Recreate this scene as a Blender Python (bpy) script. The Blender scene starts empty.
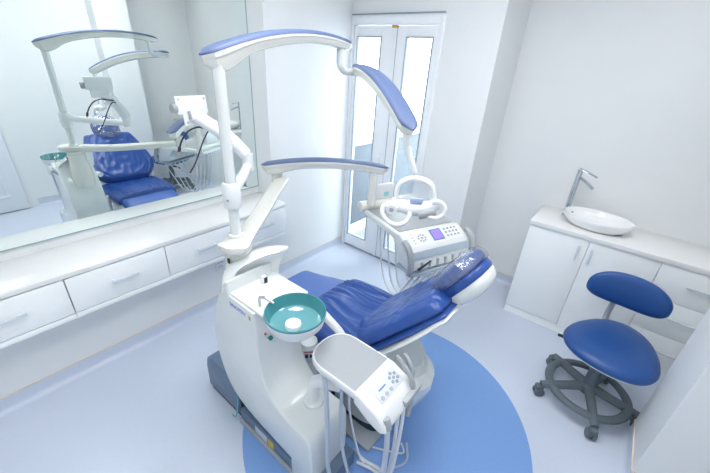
import bpy, bmesh, math, random
from mathutils import Matrix, Vector, Quaternion
from math import sin, cos, pi, radians, sqrt

random.seed(7)
scene = bpy.context.scene
COL = scene.collection

# ------------------------------------------------------------------ camera
def camera_axes(yaw, pitch, roll):
    f = Vector((-sin(yaw) * cos(pitch), cos(yaw) * cos(pitch), -sin(pitch)))
    r = Vector((cos(yaw), sin(yaw), 0)); u = r.cross(f)
    r2 = r * cos(roll) + u * sin(roll); u2 = -r * sin(roll) + u * cos(roll)
    return r2, u2, f
cam_data = bpy.data.cameras.new('camera'); cam = bpy.data.objects.new('camera', cam_data)
COL.objects.link(cam)
cam_data.sensor_width = 36.0; cam_data.lens = 343.54 / 710 * 36
cam_data.clip_start = 0.02
_r, _u, _f = camera_axes(radians(37.459), radians(26.873), radians(3.792))
cam.matrix_world = Matrix(((_r.x, _u.x, -_f.x, 0), (_r.y, _u.y, -_f.y, 0), (_r.z, _u.z, -_f.z, 1.88), (0, 0, 0, 1)))
scene.camera = cam

# ------------------------------------------------------------------ world, light, exposure
world = bpy.data.worlds.new('overcast'); scene.world = world; world.use_nodes = True
_bg = world.node_tree.nodes['Background']
_bg.inputs['Color'].default_value = (0.92, 0.97, 1.0, 1); _bg.inputs['Strength'].default_value = 7.0
CEILING_LIGHT = 17.8            # emission of the ceiling panels
LIGHT_COLOR = (1.0, 0.99, 0.97)
vs = scene.view_settings
vs.view_transform = 'Standard'; vs.look = 'None'; vs.gamma = 1.0; vs.use_curve_mapping = False
vs.exposure = 0.0

# ------------------------------------------------------------------ materials
def S(r, g, b):
    def l(c):
        c /= 255.0
        return c / 12.92 if c <= 0.04045 else ((c + 0.055) / 1.055) ** 2.4
    return (l(r), l(g), l(b), 1.0)
def mix(c, k): return tuple(min(1, x * k) for x in c[:3]) + (1.0,)
M = {}
def mat(name, color, rough=0.4, metal=0.0, grain=0.02, scale=60.0, bump=0.0, bscale=200.0, coat=0.0, alpha=1.0, trans=0.0, emit=None, estr=0.0, spec=0.5):
    m = bpy.data.materials.new(name); m.use_nodes = True
    nt = m.node_tree; p = nt.nodes['Principled BSDF']
    p.inputs['Roughness'].default_value = rough; p.inputs['Metallic'].default_value = metal
    p.inputs['Coat Weight'].default_value = coat; p.inputs['Coat Roughness'].default_value = 0.08
    p.inputs['Alpha'].default_value = alpha; p.inputs['Transmission Weight'].default_value = trans
    p.inputs['Specular IOR Level'].default_value = spec
    p.inputs['Base Color'].default_value = color
    tc = nt.nodes.new('ShaderNodeTexCoord')
    if grain > 0:
        n = nt.nodes.new('ShaderNodeTexNoise'); n.inputs['Scale'].default_value = scale; n.inputs['Detail'].default_value = 3
        nt.links.new(tc.outputs['Object'], n.inputs['Vector'])
        r = nt.nodes.new('ShaderNodeValToRGB')
        r.color_ramp.elements[0].position = 0.3; r.color_ramp.elements[1].position = 0.7
        r.color_ramp.elements[0].color = mix(color, 1 - grain); r.color_ramp.elements[1].color = mix(color, 1 + grain)
        nt.links.new(n.outputs['Fac'], r.inputs['Fac']); nt.links.new(r.outputs['Color'], p.inputs['Base Color'])
    if bump > 0:
        n2 = nt.nodes.new('ShaderNodeTexNoise'); n2.inputs['Scale'].default_value = bscale; n2.inputs['Detail'].default_value = 4
        nt.links.new(tc.outputs['Object'], n2.inputs['Vector'])
        b = nt.nodes.new('ShaderNodeBump'); b.inputs['Strength'].default_value = bump; b.inputs['Distance'].default_value = 0.004
        nt.links.new(n2.outputs['Fac'], b.inputs['Height']); nt.links.new(b.outputs['Normal'], p.inputs['Normal'])
    if emit:
        p.inputs['Emission Color'].default_value = tuple(emit[:3]) + (1,); p.inputs['Emission Strength'].default_value = estr
    M[name] = m
    return m
mat('wall_paint', S(232, 235, 237), 0.55, bump=0.05, bscale=90, grain=0.008, scale=4)
mat('ceiling_paint', S(246, 247, 248), 0.8, grain=0.01)
mat('vinyl', S(205, 214, 231), 0.34, grain=0.045, scale=260, bump=0.03, bscale=300)
mat('mat_blue', S(124, 164, 222), 0.42, grain=0.07, scale=240, bump=0.04, bscale=300)
mat('trim_cream', S(226, 214, 196), 0.6)
mat('laminate', S(247, 251, 252), 0.3, grain=0.006)
mat('counter_white', S(236, 237, 238), 0.22, grain=0.006)
mat('handle_grey', S(222, 229, 237), 0.35)
mat('gap_dark', S(130, 140, 152), 0.7)
mat('plastic_white', S(226, 231, 231), 0.22, grain=0.004, coat=0.4)
mat('plastic_cream', S(226, 227, 221), 0.25, grain=0.004, coat=0.4)
mat('plastic_pure', S(233, 236, 239), 0.3, grain=0.004)
mat('cap_blue', S(88, 106, 146), 0.5, grain=0.02)
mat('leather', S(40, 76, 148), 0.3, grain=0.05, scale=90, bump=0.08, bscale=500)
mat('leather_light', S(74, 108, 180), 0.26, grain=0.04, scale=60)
mat('leather_stool', S(30, 76, 142), 0.4, grain=0.04, scale=80, bump=0.06, bscale=500)
mat('tray_grey', S(164, 169, 174), 0.35, grain=0.02, scale=200)
mat('band_grey', S(176, 190, 203), 0.35)
mat('soft_grey', S(168, 174, 182), 0.5)
mat('hose_grey', S(188, 198, 214), 0.45)
mat('hose_white', S(226, 230, 236), 0.4)
mat('dark_grey', S(92, 104, 112), 0.5, grain=0.05, scale=120)
mat('box_grey', S(100, 122, 148), 0.42, grain=0.03)
mat('black', S(30, 33, 40), 0.5)
mat('cable_dark', S(38, 42, 66), 0.45)
mat('teal_glass', S(100, 162, 170), 0.08, grain=0.03, scale=30, coat=0.6)
mat('teal_rim', S(72, 142, 150), 0.1, coat=0.6)
mat('teal_dark', S(34, 72, 84), 0.4)
mat('green_led', S(20, 130, 110), 0.3)
mat('chrome', S(200, 206, 214), 0.08, metal=1.0, grain=0)
mat('steel', S(190, 196, 202), 0.25, metal=0.9, grain=0.01)
mat('ceramic', S(246, 248, 250), 0.06, grain=0.003, coat=0.8)
mat('pvc_white', S(240, 244, 249), 0.3, grain=0.005)
mat('door_white', S(236, 240, 247), 0.4, grain=0.005)
mat('brass', S(196, 172, 96), 0.35, metal=0.8)
mat('seal_grey', S(150, 162, 175), 0.6)
mat('mirror', (0.88, 0.94, 0.925, 1), 0.0, metal=1.0, grain=0)
mat('mirror_edge', S(150, 176, 182), 0.2)
mat('lamp_lens', S(170, 186, 226), 0.2)
mat('print_blue', S(96, 122, 190), 0.5)
mat('print_cyan', S(80, 180, 200), 0.5)
mat('print_grey', S(150, 158, 168), 0.5)
mat('sticker_white', S(208, 214, 224), 0.5)
mat('sticker_yellow', S(222, 190, 70), 0.5)
mat('label_teal', S(140, 214, 222), 0.5)
mat('red_print', S(190, 110, 110), 0.5)
mat('screen', S(120, 105, 230), 0.2, emit=S(120, 105, 235), estr=1.2)
mat('balcony_tile', S(160, 162, 166), 0.5, grain=0.03, scale=8)
mat('balcony_wall', S(98, 106, 116), 0.7, grain=0.12, scale=6)
mat('lamp_diffuser', S(250, 252, 255), 0.5, grain=0, emit=LIGHT_COLOR, estr=CEILING_LIGHT)
mat('visor', S(220, 232, 240), 0.05, alpha=0.35, grain=0)
# clear crinkled plastic film
# door glass: thin clear sheet
def glass(name, tint, fac=0.07, bump=0.0):
    m = bpy.data.materials.new(name); m.use_nodes = True; nt = m.node_tree
    for n in list(nt.nodes): nt.nodes.remove(n)
    o = nt.nodes.new('ShaderNodeOutputMaterial'); t = nt.nodes.new('ShaderNodeBsdfTransparent'); g = nt.nodes.new('ShaderNodeBsdfGlossy')
    mx = nt.nodes.new('ShaderNodeMixShader'); mx.inputs[0].default_value = fac
    t.inputs['Color'].default_value = tint; g.inputs['Roughness'].default_value = 0.02 if bump == 0 else 0.3
    if bump:
        tc = nt.nodes.new('ShaderNodeTexCoord'); n = nt.nodes.new('ShaderNodeTexNoise'); n.inputs['Scale'].default_value = 26; n.inputs['Detail'].default_value = 1
        bp = nt.nodes.new('ShaderNodeBump'); bp.inputs['Strength'].default_value = bump; bp.inputs['Distance'].default_value = 0.02
        nt.links.new(tc.outputs['Object'], n.inputs['Vector']); nt.links.new(n.outputs['Fac'], bp.inputs['Height']); nt.links.new(bp.outputs['Normal'], g.inputs['Normal'])
    nt.links.new(t.outputs[0], mx.inputs[1]); nt.links.new(g.outputs[0], mx.inputs[2])
    nt.links.new(mx.outputs[0], o.inputs['Surface']); M[name] = m
glass('door_glass', (0.93, 0.97, 0.98, 1))
glass('plastic_film', (0.94, 0.95, 0.98, 1), 0.19, 0.45)          # clear crinkled film

# ------------------------------------------------------------------ mesh helpers
def V(*a): return Vector(a)
class MB:
    def __init__(s): s.v = []; s.f = []
    def add(s, vs, fs):
        o = len(s.v); s.v += [Vector(p) for p in vs]; s.f += [[i + o for i in f] for f in fs]; return s
    def bm(s, b):
        b.verts.index_update(); return s.add([v.co.copy() for v in b.verts], [[v.index for v in f.verts] for f in b.faces])
    def box(s, x0, x1, y0, y1, z0, z1, bev=0.0, seg=2, mx=None):
        b = bmesh.new(); bmesh.ops.create_cube(b, size=1)
        for v in b.verts: v.co = Vector((x0 + (v.co.x + .5) * (x1 - x0), y0 + (v.co.y + .5) * (y1 - y0), z0 + (v.co.z + .5) * (z1 - z0)))
        if bev > 0: bmesh.ops.bevel(b, geom=b.edges[:], offset=bev, segments=seg, affect='EDGES', profile=0.5)
        if mx is not None:
            for v in b.verts: v.co = mx @ v.co
        s.bm(b); b.free(); return s
    def prism(s, poly, fn, a, b_, bev=0.0, seg=3, only=None):
        """poly: 2D outline; fn(p, depth)->Vector; a..b_: depth range; bevel the cap rims"""
        b = bmesh.new()
        A = [b.verts.new(fn(p, a)) for p in poly]; B = [b.verts.new(fn(p, b_)) for p in poly]
        n = len(poly); b.faces.new(A); b.faces.new(list(reversed(B)))
        for i in range(n): b.faces.new((A[i], B[i], B[(i + 1) % n], A[(i + 1) % n]))
        bmesh.ops.recalc_face_normals(b, faces=b.faces[:])
        if bev > 0:
            e = [x for x in b.edges if all(v in set(A) for v in x.verts) or all(v in set(B) for v in x.verts)]
            bmesh.ops.bevel(b, geom=e, offset=bev, segments=seg, affect='EDGES', profile=0.5, clamp_overlap=True)
        s.bm(b); b.free(); return s
    def loft(s, loops, cap=True, closed=True):
        n = len(loops[0]); o = len(s.v)
        for L in loops: s.v += [Vector(p) for p in L]
        for k in range(len(loops) - 1):
            for i in range(n if closed else n - 1):
                j = (i + 1) % n
                s.f.append([o + k * n + i, o + k * n + j, o + (k + 1) * n + j, o + (k + 1) * n + i])
        if cap:
            s.f.append([o + i for i in reversed(range(n))]); e = o + (len(loops) - 1) * n; s.f.append([e + i for i in range(n)])
        return s
    def tube(s, path, r, n=12, sub=6, flat=1.0, smooth=True):
        pts = catmull(path, sub) if smooth and len(path) > 2 else [Vector(p) for p in path]
        m = len(pts); rs = r if callable(r) else (lambda t: r)
        loops = []; up = None
        for i, p in enumerate(pts):
            d = (pts[min(i + 1, m - 1)] - pts[max(i - 1, 0)]).normalized()
            if up is None:
                up = d.orthogonal().normalized()
            else:
                up = (up - d * up.dot(d)).normalized()
            w = d.cross(up); rr = rs(i / (m - 1))
            loops.append([p + up * cos(2 * pi * k / n) * rr + w * sin(2 * pi * k / n) * rr * flat for k in range(n)])
        return s.loft(loops)
    def lathe(s, prof, c, n=32, mx=None, sx=1.0, sy=1.0, cap=True):
        c = Vector(c); loops = []
        for r, z in prof:
            L = [Vector((cos(2 * pi * k / n) * r * sx, sin(2 * pi * k / n) * r * sy, z)) for k in range(n)]
            loops.append([(mx @ p if mx is not None else p) + c for p in L])
        return s.loft(loops, cap=cap)
    def grid(s, fn, nu, nv):
        o = len(s.v)
        for i in range(nu + 1):
            for j in range(nv + 1): s.v.append(Vector(fn(i / nu, j / nv)))
        for i in range(nu):
            for j in range(nv):
                a = o + i * (nv + 1) + j; s.f.append([a, a + 1, a + nv + 2, a + nv + 1])
        return s
    def build(s, name, material, parent=None, ang=35, weld=False):
        me = bpy.data.meshes.new(name)
        # origin at the centre of the base, world position kept
        xs = [p.x for p in s.v]; ys = [p.y for p in s.v]; zs = [p.z for p in s.v]
        c = Vector(((min(xs) + max(xs)) / 2, (min(ys) + max(ys)) / 2, min(zs)))
        me.from_pydata([tuple(p - c) for p in s.v], [], s.f); me.validate()
        b = bmesh.new(); b.from_mesh(me)
        if weld: bmesh.ops.remove_doubles(b, verts=b.verts[:], dist=1e-5)
        bmesh.ops.recalc_face_normals(b, faces=b.faces[:]); b.to_mesh(me); b.free()
        for p in me.polygons: p.use_smooth = True
        me.set_sharp_from_angle(angle=radians(ang))
        me.materials.append(M[material])
        o = bpy.data.objects.new(name, me); COL.objects.link(o); o['_w'] = tuple(c)
        if parent is not None:
            o.parent = parent; o.location = c - Vector(parent['_w'])
        else: o.location = c
        return o
def catmull(path, sub):
    P = [Vector(p) for p in path]; P = [P[0] * 2 - P[1]] + P + [P[-1] * 2 - P[-2]]; out = []
    for i in range(1, len(P) - 2):
        a, b, c, d = P[i - 1:i + 3]
        for k in range(sub):
            t = k / sub
            out.append(0.5 * ((2 * b) + (c - a) * t + (2 * a - 5 * b + 4 * c - d) * t * t + (3 * b - a - 3 * c + d) * t ** 3))
    out.append(P[-2]); return out
def spline2(pts, sub=5, closed=False):
    P = [Vector((p[0], p[1], 0)) for p in pts]
    return [(q.x, q.y) for q in catmull(P, sub)]
def tag(o, label, cat, group=None):
    o['label'] = label; o['category'] = cat
    if group: o['group'] = group
    return o
def thing(name, loc, label, cat, group=None):
    o = bpy.data.objects.new(name, None); COL.objects.link(o); o.location = loc; o['_w'] = tuple(loc); o.empty_display_size = 0.05
    return tag(o, label, cat, group)
def struct(o, label=None):
    o['kind'] = 'structure'
    if label: o['label'] = label
    return o
def sroot(name, loc, label=None):
    o = bpy.data.objects.new(name, None); COL.objects.link(o); o.location = loc; o['_w'] = tuple(loc); o.empty_display_size = 0.05
    return struct(o, label)
def frame(o, x, y, z):
    m = Matrix.Identity(4)
    for i, a in enumerate((x, y, z)):
        for k in range(3): m[k][i] = a[k]
    for k in range(3): m[k][3] = o[k]
    return m
def superloop(a, b, n=40, e=2.6):
    out = []
    for k in range(n):
        t = 2 * pi * k / n; c, s_ = cos(t), sin(t)
        out.append((a * math.copysign(abs(c) ** (2 / e), c), b * math.copysign(abs(s_) ** (2 / e), s_)))
    return out
def text_mesh(body, size, mx, name, material, parent):
    cu = bpy.data.curves.new('t', 'FONT'); cu.body = body; cu.size = size; cu.align_x = 'LEFT'; cu.extrude = 0.0004
    ob = bpy.data.objects.new('t', cu); COL.objects.link(ob)
    bpy.context.view_layer.update()
    me = bpy.data.meshes.new_from_object(ob.evaluated_get(bpy.context.evaluated_depsgraph_get()))
    m = MB().add([mx @ v.co for v in me.vertices], [list(p.vertices) for p in me.polygons])
    bpy.data.objects.remove(ob); bpy.data.curves.remove(cu); bpy.data.meshes.remove(me)
    return m.build(name, material, parent)

# ------------------------------------------------------------------ room constants
ZC = 2.80                        # ceiling
XL, XM = -2.265, -2.462          # left wall, recessed wall that carries the mirror
YN = 1.755                       # end of the recess
YD = 2.715                       # door wall
YS = 3.225                       # wall behind the wash basin
XD = -0.945                      # where the door wall steps back
XR, XP, XE = 0.752, 0.536, 1.15  # right wall, pillar face, recess end
YP0, YP1 = 1.765, 2.14
YB = -1.3
ZT = 0.800                       # left counter height

# ------------------------------------------------------------------ room shell
plan = [(XM - .15, YB - .15), (XE + .2, YB - .15), (XE + .2, YS + .15), (XD - .3, YS + .15), (XD - .3, YD + .09), (XM - .15, YD + .09)]
struct(MB().prism(plan, lambda p, d: V(p[0], p[1], d), -.12, 0).build('floor', 'vinyl'))
struct(MB().prism(plan, lambda p, d: V(p[0], p[1], d), ZC, ZC + .12).build('ceiling', 'ceiling_paint'))
wl = sroot('wall_left', (XL, 0, 0))
MB().box(XM - .15, XL, YN, YD + .085, 0, ZC).build('wall_pier', 'wall_paint', wl)
MB().box(XM - .15, XL, YB, YN, 0, ZT - .045).build('low_wall', 'wall_paint', wl)
MB().box(XM - .15, XM, YB, YN, ZT - .045, ZC).build('upper_wall', 'wall_paint', wl)
wb = sroot('wall_back', (-1.2, YD, 0))
DX0, DX1, DZ = XL, -1.372, 2.245
MB().box(DX1, XD, YD, YS + .15, 0, ZC).build('wall_pier', 'wall_paint', wb)
MB().box(XL, DX1, YD, YD + .2, DZ, ZC).build('lintel', 'wall_paint', wb)
MB().box(XD, XE + .2, YS, YS + .15, 0, ZC).build('basin_wall', 'wall_paint', wb)
wr = sroot('wall_right', (XR, 0, 0))
MB().box(XR, XE + .2, YB, YP0, 0, ZC).build('wall_panel', 'wall_paint', wr)
MB().box(XP, XE + .2, YP0, YP1, 0, ZC).build('pillar', 'wall_paint', wr)
MB().box(XE, XE + .2, YP1, YS, 0, ZC).build('recess_wall', 'wall_paint', wr)
struct(MB().box(XM - .15, XE + .2, YB - .15, YB, 0, ZC).build('wall_front', 'wall_paint'))

def cove(name, p0, p1, nrm):
    """vinyl turned up the wall in a cove, cream capping strip on top"""
    r = sroot(name, ((p0[0] + p1[0]) / 2, (p0[1] + p1[1]) / 2, 0))
    n = Vector((nrm[0], nrm[1], 0)); prof = [(0.001, .094)]
    prof += [(.003 + .03 * (1 - cos(a)), .034 - .032 * sin(a)) for a in [i * pi / 2 / 6 for i in range(7)]]
    prof += [(.04, .001), (.0, .001)]
    loops = [[Vector((p[0], p[1], 0)) + n * u + Vector((0, 0, z)) for u, z in prof] for p in (p0, p1)]
    MB().loft(loops).build('cove', 'vinyl', r, ang=60)
    loops = [[Vector((p[0], p[1], 0)) + n * u + Vector((0, 0, z)) for u, z in ((0, .094), (.006, .094), (.006, .1), (0, .1))] for p in (p0, p1)]
    MB().loft(loops).build('capping_strip', 'trim_cream', r)
cove('baseboard_left', (XL, YB), (XL, YD), (1, 0))
cove('baseboard_back', (DX1 + .02, YD), (XD, YD), (0, -1))
cove('baseboard_return', (XD, YD), (XD, YS), (1, 0))
cove('baseboard_basin', (XD, YS), (-.43, YS), (0, -1))
cove('baseboard_pillar', (XP, YP0), (XP, YP1), (-1, 0))
cove('baseboard_pillar_end', (XP, YP0), (XR, YP0), (0, -1))
cove('baseboard_right', (XR, .70), (XR, YP0), (-1, 0))

# round floor inlay
tag(MB().lathe([(0, .0005), (.826, .0005), (.828, .002), (.826, .0035), (0, .0035)], (-.647, 1.259, 0), n=96).build('floor_inlay', 'mat_blue'),
    'large round sky-blue vinyl disc laid on the floor under the dental chair', 'floor mat')

# ------------------------------------------------------------------ glazed double door
d1 = sroot('door_1', (-1.8, YD + .04, 0), 'white double glazed balcony door in the corner, bright daylight behind it')
fr = MB()
yf0, yf1 = YD - .012, YD + .09
fr.box(DX0, DX0 + .028, yf0, yf1, 0, DZ - .005, .004); fr.box(DX1 - .03, DX1, yf0, yf1, 0, DZ - .005, .004)
fr.box(DX0 + .028, DX1 - .03, yf0, yf1, 2.168, DZ - .005, .004)
fr.build('door_frame', 'pvc_white', d1)
MB().box(DX0 + .01, DX1 - .005, YD - .022, YD - .011, DZ - .006, DZ + .004, .002).build('header_strip', 'seal_grey', d1)
MB().box(DX0 + .028, DX1 - .03, YD, YD + .09, 0.0, .016, .003).build('threshold', 'seal_grey', d1)
for a, b in ((DX0 + .031, -1.812), (-1.795, DX1 - .033)):
    y0, y1 = YD + .0, YD + .058; z0, z1 = .02, 2.163; w = .085; wl_ = .032 if a < -2 else .098; wr_ = .128 if a < -2 else .048
    m = MB()
    m.box(a, a + wl_, y0, y1, z0, z1, .006); m.box(b - wr_, b, y0, y1, z0, z1, .006)
    m.box(a + wl_ - .004, b - wr_ + .004, y0 + .001, y1 - .001, z0, z0 + .125, .006); m.box(a + wl_ - .004, b - wr_ + .004, y0 + .001, y1 - .001, z1 - .078, z1, .006)
    leaf = m.build('door_leaf', 'pvc_white', d1)
    g = MB(); gx0, gx1, gz0, gz1 = a + wl_, b - wr_, z0 + .125, z1 - .078
    t = .008
    g.box(gx0, gx0 + t, y0 - .003, y0 + .02, gz0, gz1); g.box(gx1 - t, gx1, y0 - .003, y0 + .02, gz0, gz1)
    g.box(gx0 + t, gx1 - t, y0 - .003, y0 + .02, gz0, gz0 + t); g.box(gx0 + t, gx1 - t, y0 - .003, y0 + .02, gz1 - t, gz1)
    g.build('glazing_bead', 'seal_grey', leaf)
    MB().box(gx0 + .002, gx1 - .002, y0 + .024, y0 + .03, gz0 + .002, gz1 - .002).build('pane', 'door_glass', leaf)
MB().box(-1.822, -1.785, YD - .006, YD + .004, .02, 2.16, .002).build('meeting_strip', 'pvc_white', d1)
MB().box(-1.786, -1.7825, YD - .004, YD + .0, .02, 2.16).build('seal', 'seal_grey', d1)
MB().box(-1.835, -1.775, YD - .016, YD + .002, 2.146, 2.164, .003).build('door_catch', 'brass', d1)
h = MB().box(-1.845, -1.822, YD - .012, YD + .002, 1.0, 1.16, .004)
h.tube([(-1.833, YD - .01, 1.1), (-1.833, YD - .05, 1.1), (-1.833, YD - .055, 1.08), (-1.833, YD - .055, .98)], .009, n=8)
h.build('door_handle', 'pvc_white', d1)
# balcony outside
struct(MB().box(-2.6, -1.25, YD + .091, 5.2, -.1, .0).build('floor_balcony', 'balcony_tile'))
bw = sroot('wall_balcony', (-2.45, 3.8, 0))
MB().box(-2.55, -2.36, YD + .09, 5.2, 0, 1.06, .004).build('parapet', 'balcony_wall', bw)
MB().box(-2.359, -2.32, YD + .09, 5.1, .0, .12, .004).build('kerb', 'plastic_pure', bw)
MB().box(-2.57, -2.34, YD + .09, 5.2, 1.06, 1.11, .006).build('coping', 'band_grey', bw)
MB().box(-2.36, -1.0, 5.1, 5.25, 0, .55, .004).build('end_parapet', 'plastic_pure', bw)

# ------------------------------------------------------------------ panel door on the right wall (seen in the mirror)
d2 = sroot('door_2', (XR - .02, .15, 0), 'white panelled door seen at the left of the mirror')
m = MB()
dy0, dy1, dx = -.33, .60, XR - .045
leaf = MB().box(dx, XR + .01, dy0, dy1, .012, 2.1, .004).build('door_leaf', 'door_white', d2)
for z0, z1 in ((.18, .86), (1.02, 1.92)):
    k = MB(); y0, y1 = dy0 + .13, dy1 - .13; t = .035
    k.box(dx - .012, dx, y0, y1, z0, z0 + t, .005); k.box(dx - .012, dx, y0, y1, z1 - t, z1, .005)
    k.box(dx - .012, dx, y0, y0 + t, z0 + t, z1 - t, .005); k.box(dx - .012, dx, y1 - t, y1, z0 + t, z1 - t, .005)
    pnl = k.build('panel_moulding', 'door_white', d2)
    MB().box(dx - .008, dx, y0 + .075, y1 - .075, z0 + .075, z1 - .075, .004).build('raised_panel', 'door_white', pnl)
k = MB(); k.box(dx - .006, dx, dy0 + .05, dy0 + .09, .95, 1.15, .003); k.tube([(dx, dy0 + .07, 1.08), (dx - .05, dy0 + .07, 1.08), (dx - .055, dy0 + .1, 1.08), (dx - .055, dy0 + .19, 1.08)], .009, n=8)
k.build('door_handle', 'steel', d2)

# ------------------------------------------------------------------ mirror and left counter
mr = thing('wall_mirror', (XM, .2, .855), 'large frameless wall mirror above the long white counter', 'mirror')
MB().box(XM + .001, XM + .011, YB + .3, YN - .006, .862, 2.62).build('mirror_glass', 'mirror', mr)
e = MB(); e.box(XM + .001, XM + .013, YB + .3, YN - .006, .856, .862); e.box(XM + .001, XM + .013, YN - .006, YN - .002, .856, 2.62)
e.build('mirror_edge', 'mirror_edge', mr)

XF = -2.092                      # counter front
ct = MB(); ct.box(XM + .001, XF, YB + .01, YN - .001, ZT - .028, ZT, .004)
tag(ct.build('worktop', 'counter_white'), 'long white wall-hung worktop running below the mirror', 'worktop')
UN = [(-1.28, -.80), (-.80, -.281), (-.281, .239), (.239, .759), (.759, 1.28), (1.28, 1.752)]
DL = ['white drawer unit at the picture\'s left edge, its handle half cut off', 'white wall-hung drawer unit second from the left under the mirror counter',
      'white wall-hung drawer unit above the wall socket, left of the cuspidor column', 'white wall-hung drawer unit at the door end of the mirror counter']
for i, (y0, y1) in enumerate(UN[2:]):
    u = thing('drawer_unit', (-2.18, (y0 + y1) / 2, .505), DL[i], 'drawer unit', 'wall-hung drawer units under the mirror counter')
    MB().box(XL + .001, XF - .022, y0 + .001, y1 - .001, .510, ZT - .029, .002).build('body', 'laminate', u)
    df = MB().box(XF - .021, XF - .003, y0 + .0025, y1 - .0025, .548, ZT - .034, .003).build('drawer_front', 'laminate', u)
    yc = (y0 + y1) / 2 + (.01 if i < 3 else .02); hh = MB()
    hh.box(XF + .018, XF + .027, yc - .072, yc + .072, .655, .677, .003); hh.box(XF - .004, XF + .018, yc - .066, yc - .054, .661, .671); hh.box(XF - .004, XF + .018, yc + .054, yc + .066, .661, .671)
    hh.build('handle', 'handle_grey', df)
    MB().box(XF - .02, XF - .003, y0 + .001, y1 - .001, .512, .543, .003).build('bottom_rail', 'laminate', u)
so = thing('wall_socket', (XL, 1.20, .35), 'small white wall socket under the mirror counter', 'socket')
pl = MB().box(XL + .0005, XL + .009, 1.155, 1.245, .325, .415, .004).build('plate', 'plastic_pure', so)
for dy, dz, sy, sz in ((-.014, .016, .004, .012), (.014, .016, .004, .012), (-.012, -.018, .010, .005), (.012, -.018, .010, .005), (0, -.004, .004, .008)):
    MB().box(XL + .009, XL + .0098, 1.2 + dy - sy / 2, 1.2 + dy + sy / 2, .37 + dz - sz / 2, .37 + dz + sz / 2).build('socket_slot', 'black', pl)

# ------------------------------------------------------------------ basin cabinet on the right
YF = 2.777
u = thing('cabinet', (0, 3.0, 0), 'white two-door base cabinet under the wash basin', 'cabinet')
MB().box(-.424, .389, YF + .02, YS - .02, .08, .845, .002).build('body', 'laminate', u)
MB().box(-.424, .389, YF + .012, YF + .03, 0.001, .078).build('plinth', 'laminate', u)
for x0, x1, hx in ((-.424, -.0185, -.07), (-.0155, .389, .013)):
    dr = MB().box(x0, x1, YF, YF + .018, .082, .843, .003).build('door', 'laminate', u)
    k = MB(); k.box(hx - .007, hx + .007, YF - .028, YF - .02, .68, .79, .002); k.box(hx - .005, hx + .005, YF - .02, YF, .688, .698); k.box(hx - .005, hx + .005, YF - .02, YF, .772, .782)
    k.build('handle', 'handle_grey', dr)
u = thing('drawer_cabinet', (.6, 3.0, 0), 'white three-drawer base cabinet behind the stool, next to the basin cabinet', 'cabinet')
MB().box(.391, .84, YF + .02, YS - .02, .08, .845, .002).build('body', 'laminate', u)
MB().box(.8415, XE - .002, YF + .001, YF + .02, .001, .843, .002).build('filler_panel', 'laminate', u)
MB().box(.391, .84, YF + .012, YF + .03, 0.001, .078).build('plinth', 'laminate', u)
for z0, z1, hz in ((.592, .843, .735), (.338, .588, .48), (.082, .334, .215)):
    dr = MB().box(.3925, .84, YF, YF + .018, z0, z1, .003).build('drawer', 'laminate', u)
    k = MB(); k.box(.55, .69, YF - .028, YF - .02, hz - .007, hz + .007, .002); k.box(.558, .568, YF - .02, YF, hz - .005, hz + .005); k.box(.672, .682, YF - .02, YF, hz - .005, hz + .005)
    k.build('handle', 'handle_grey', dr)
tag(MB().box(-.432, XE - .002, YF - .012, YS - .001, .8455, .882, .004).build('worktop', 'counter_white'), 'white worktop carrying the oval wash basin by the right wall', 'worktop')
BX, BY, BZ = -.035, 2.985, .8825
bs = thing('wash_basin', (BX, BY, BZ), 'oval white ceramic vessel basin standing on the worktop', 'basin')
MB().lathe([(.10, 0), (.17, .004), (.205, .03), (.225, .06), (.231, .078), (.228, .083), (.221, .082), (.212, .06), (.19, .035), (.13, .018), (.02, .014)], (BX, BY, BZ), n=56, sy=.74).build('bowl', 'ceramic', bs, ang=60)
MB().lathe([(.0, .0), (.008, .0), (.008, .003), (0, .003)], (BX - .17, BY + .055, BZ + .052), n=16).build('overflow_hole', 'black', bs)
MB().lathe([(0, .0), (.02, 0), (.02, .004), (0, .004)], (BX, BY, BZ + .015), n=20).build('drain', 'chrome', bs)
fx, fy = -.252, 3.09
ft = thing('faucet', (fx, fy, BZ), 'tall slim chrome mixer tap beside the wash basin', 'faucet')
MB().lathe([(.026, .0), (.026, .006), (.02, .009), (0, .009)], (fx, fy, BZ), n=24).build('base', 'chrome', ft)
MB().lathe([(.018, .007), (.018, .37), (.016, .376), (0, .376)], (fx, fy, BZ), n=24).build('body', 'chrome', ft)
MB().tube([(fx, fy, BZ + .318), (fx + .06, fy - .03, BZ + .295), (fx + .12, fy - .06, BZ + .262)], .011, n=10).build('spout', 'chrome', ft)
MB().tube([(fx - .01, fy, BZ + .379), (fx + .06, fy - .02, BZ + .362), (fx + .12, fy - .045, BZ + .345)], .008, n=10, flat=.6).build('lever', 'chrome', ft)

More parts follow.
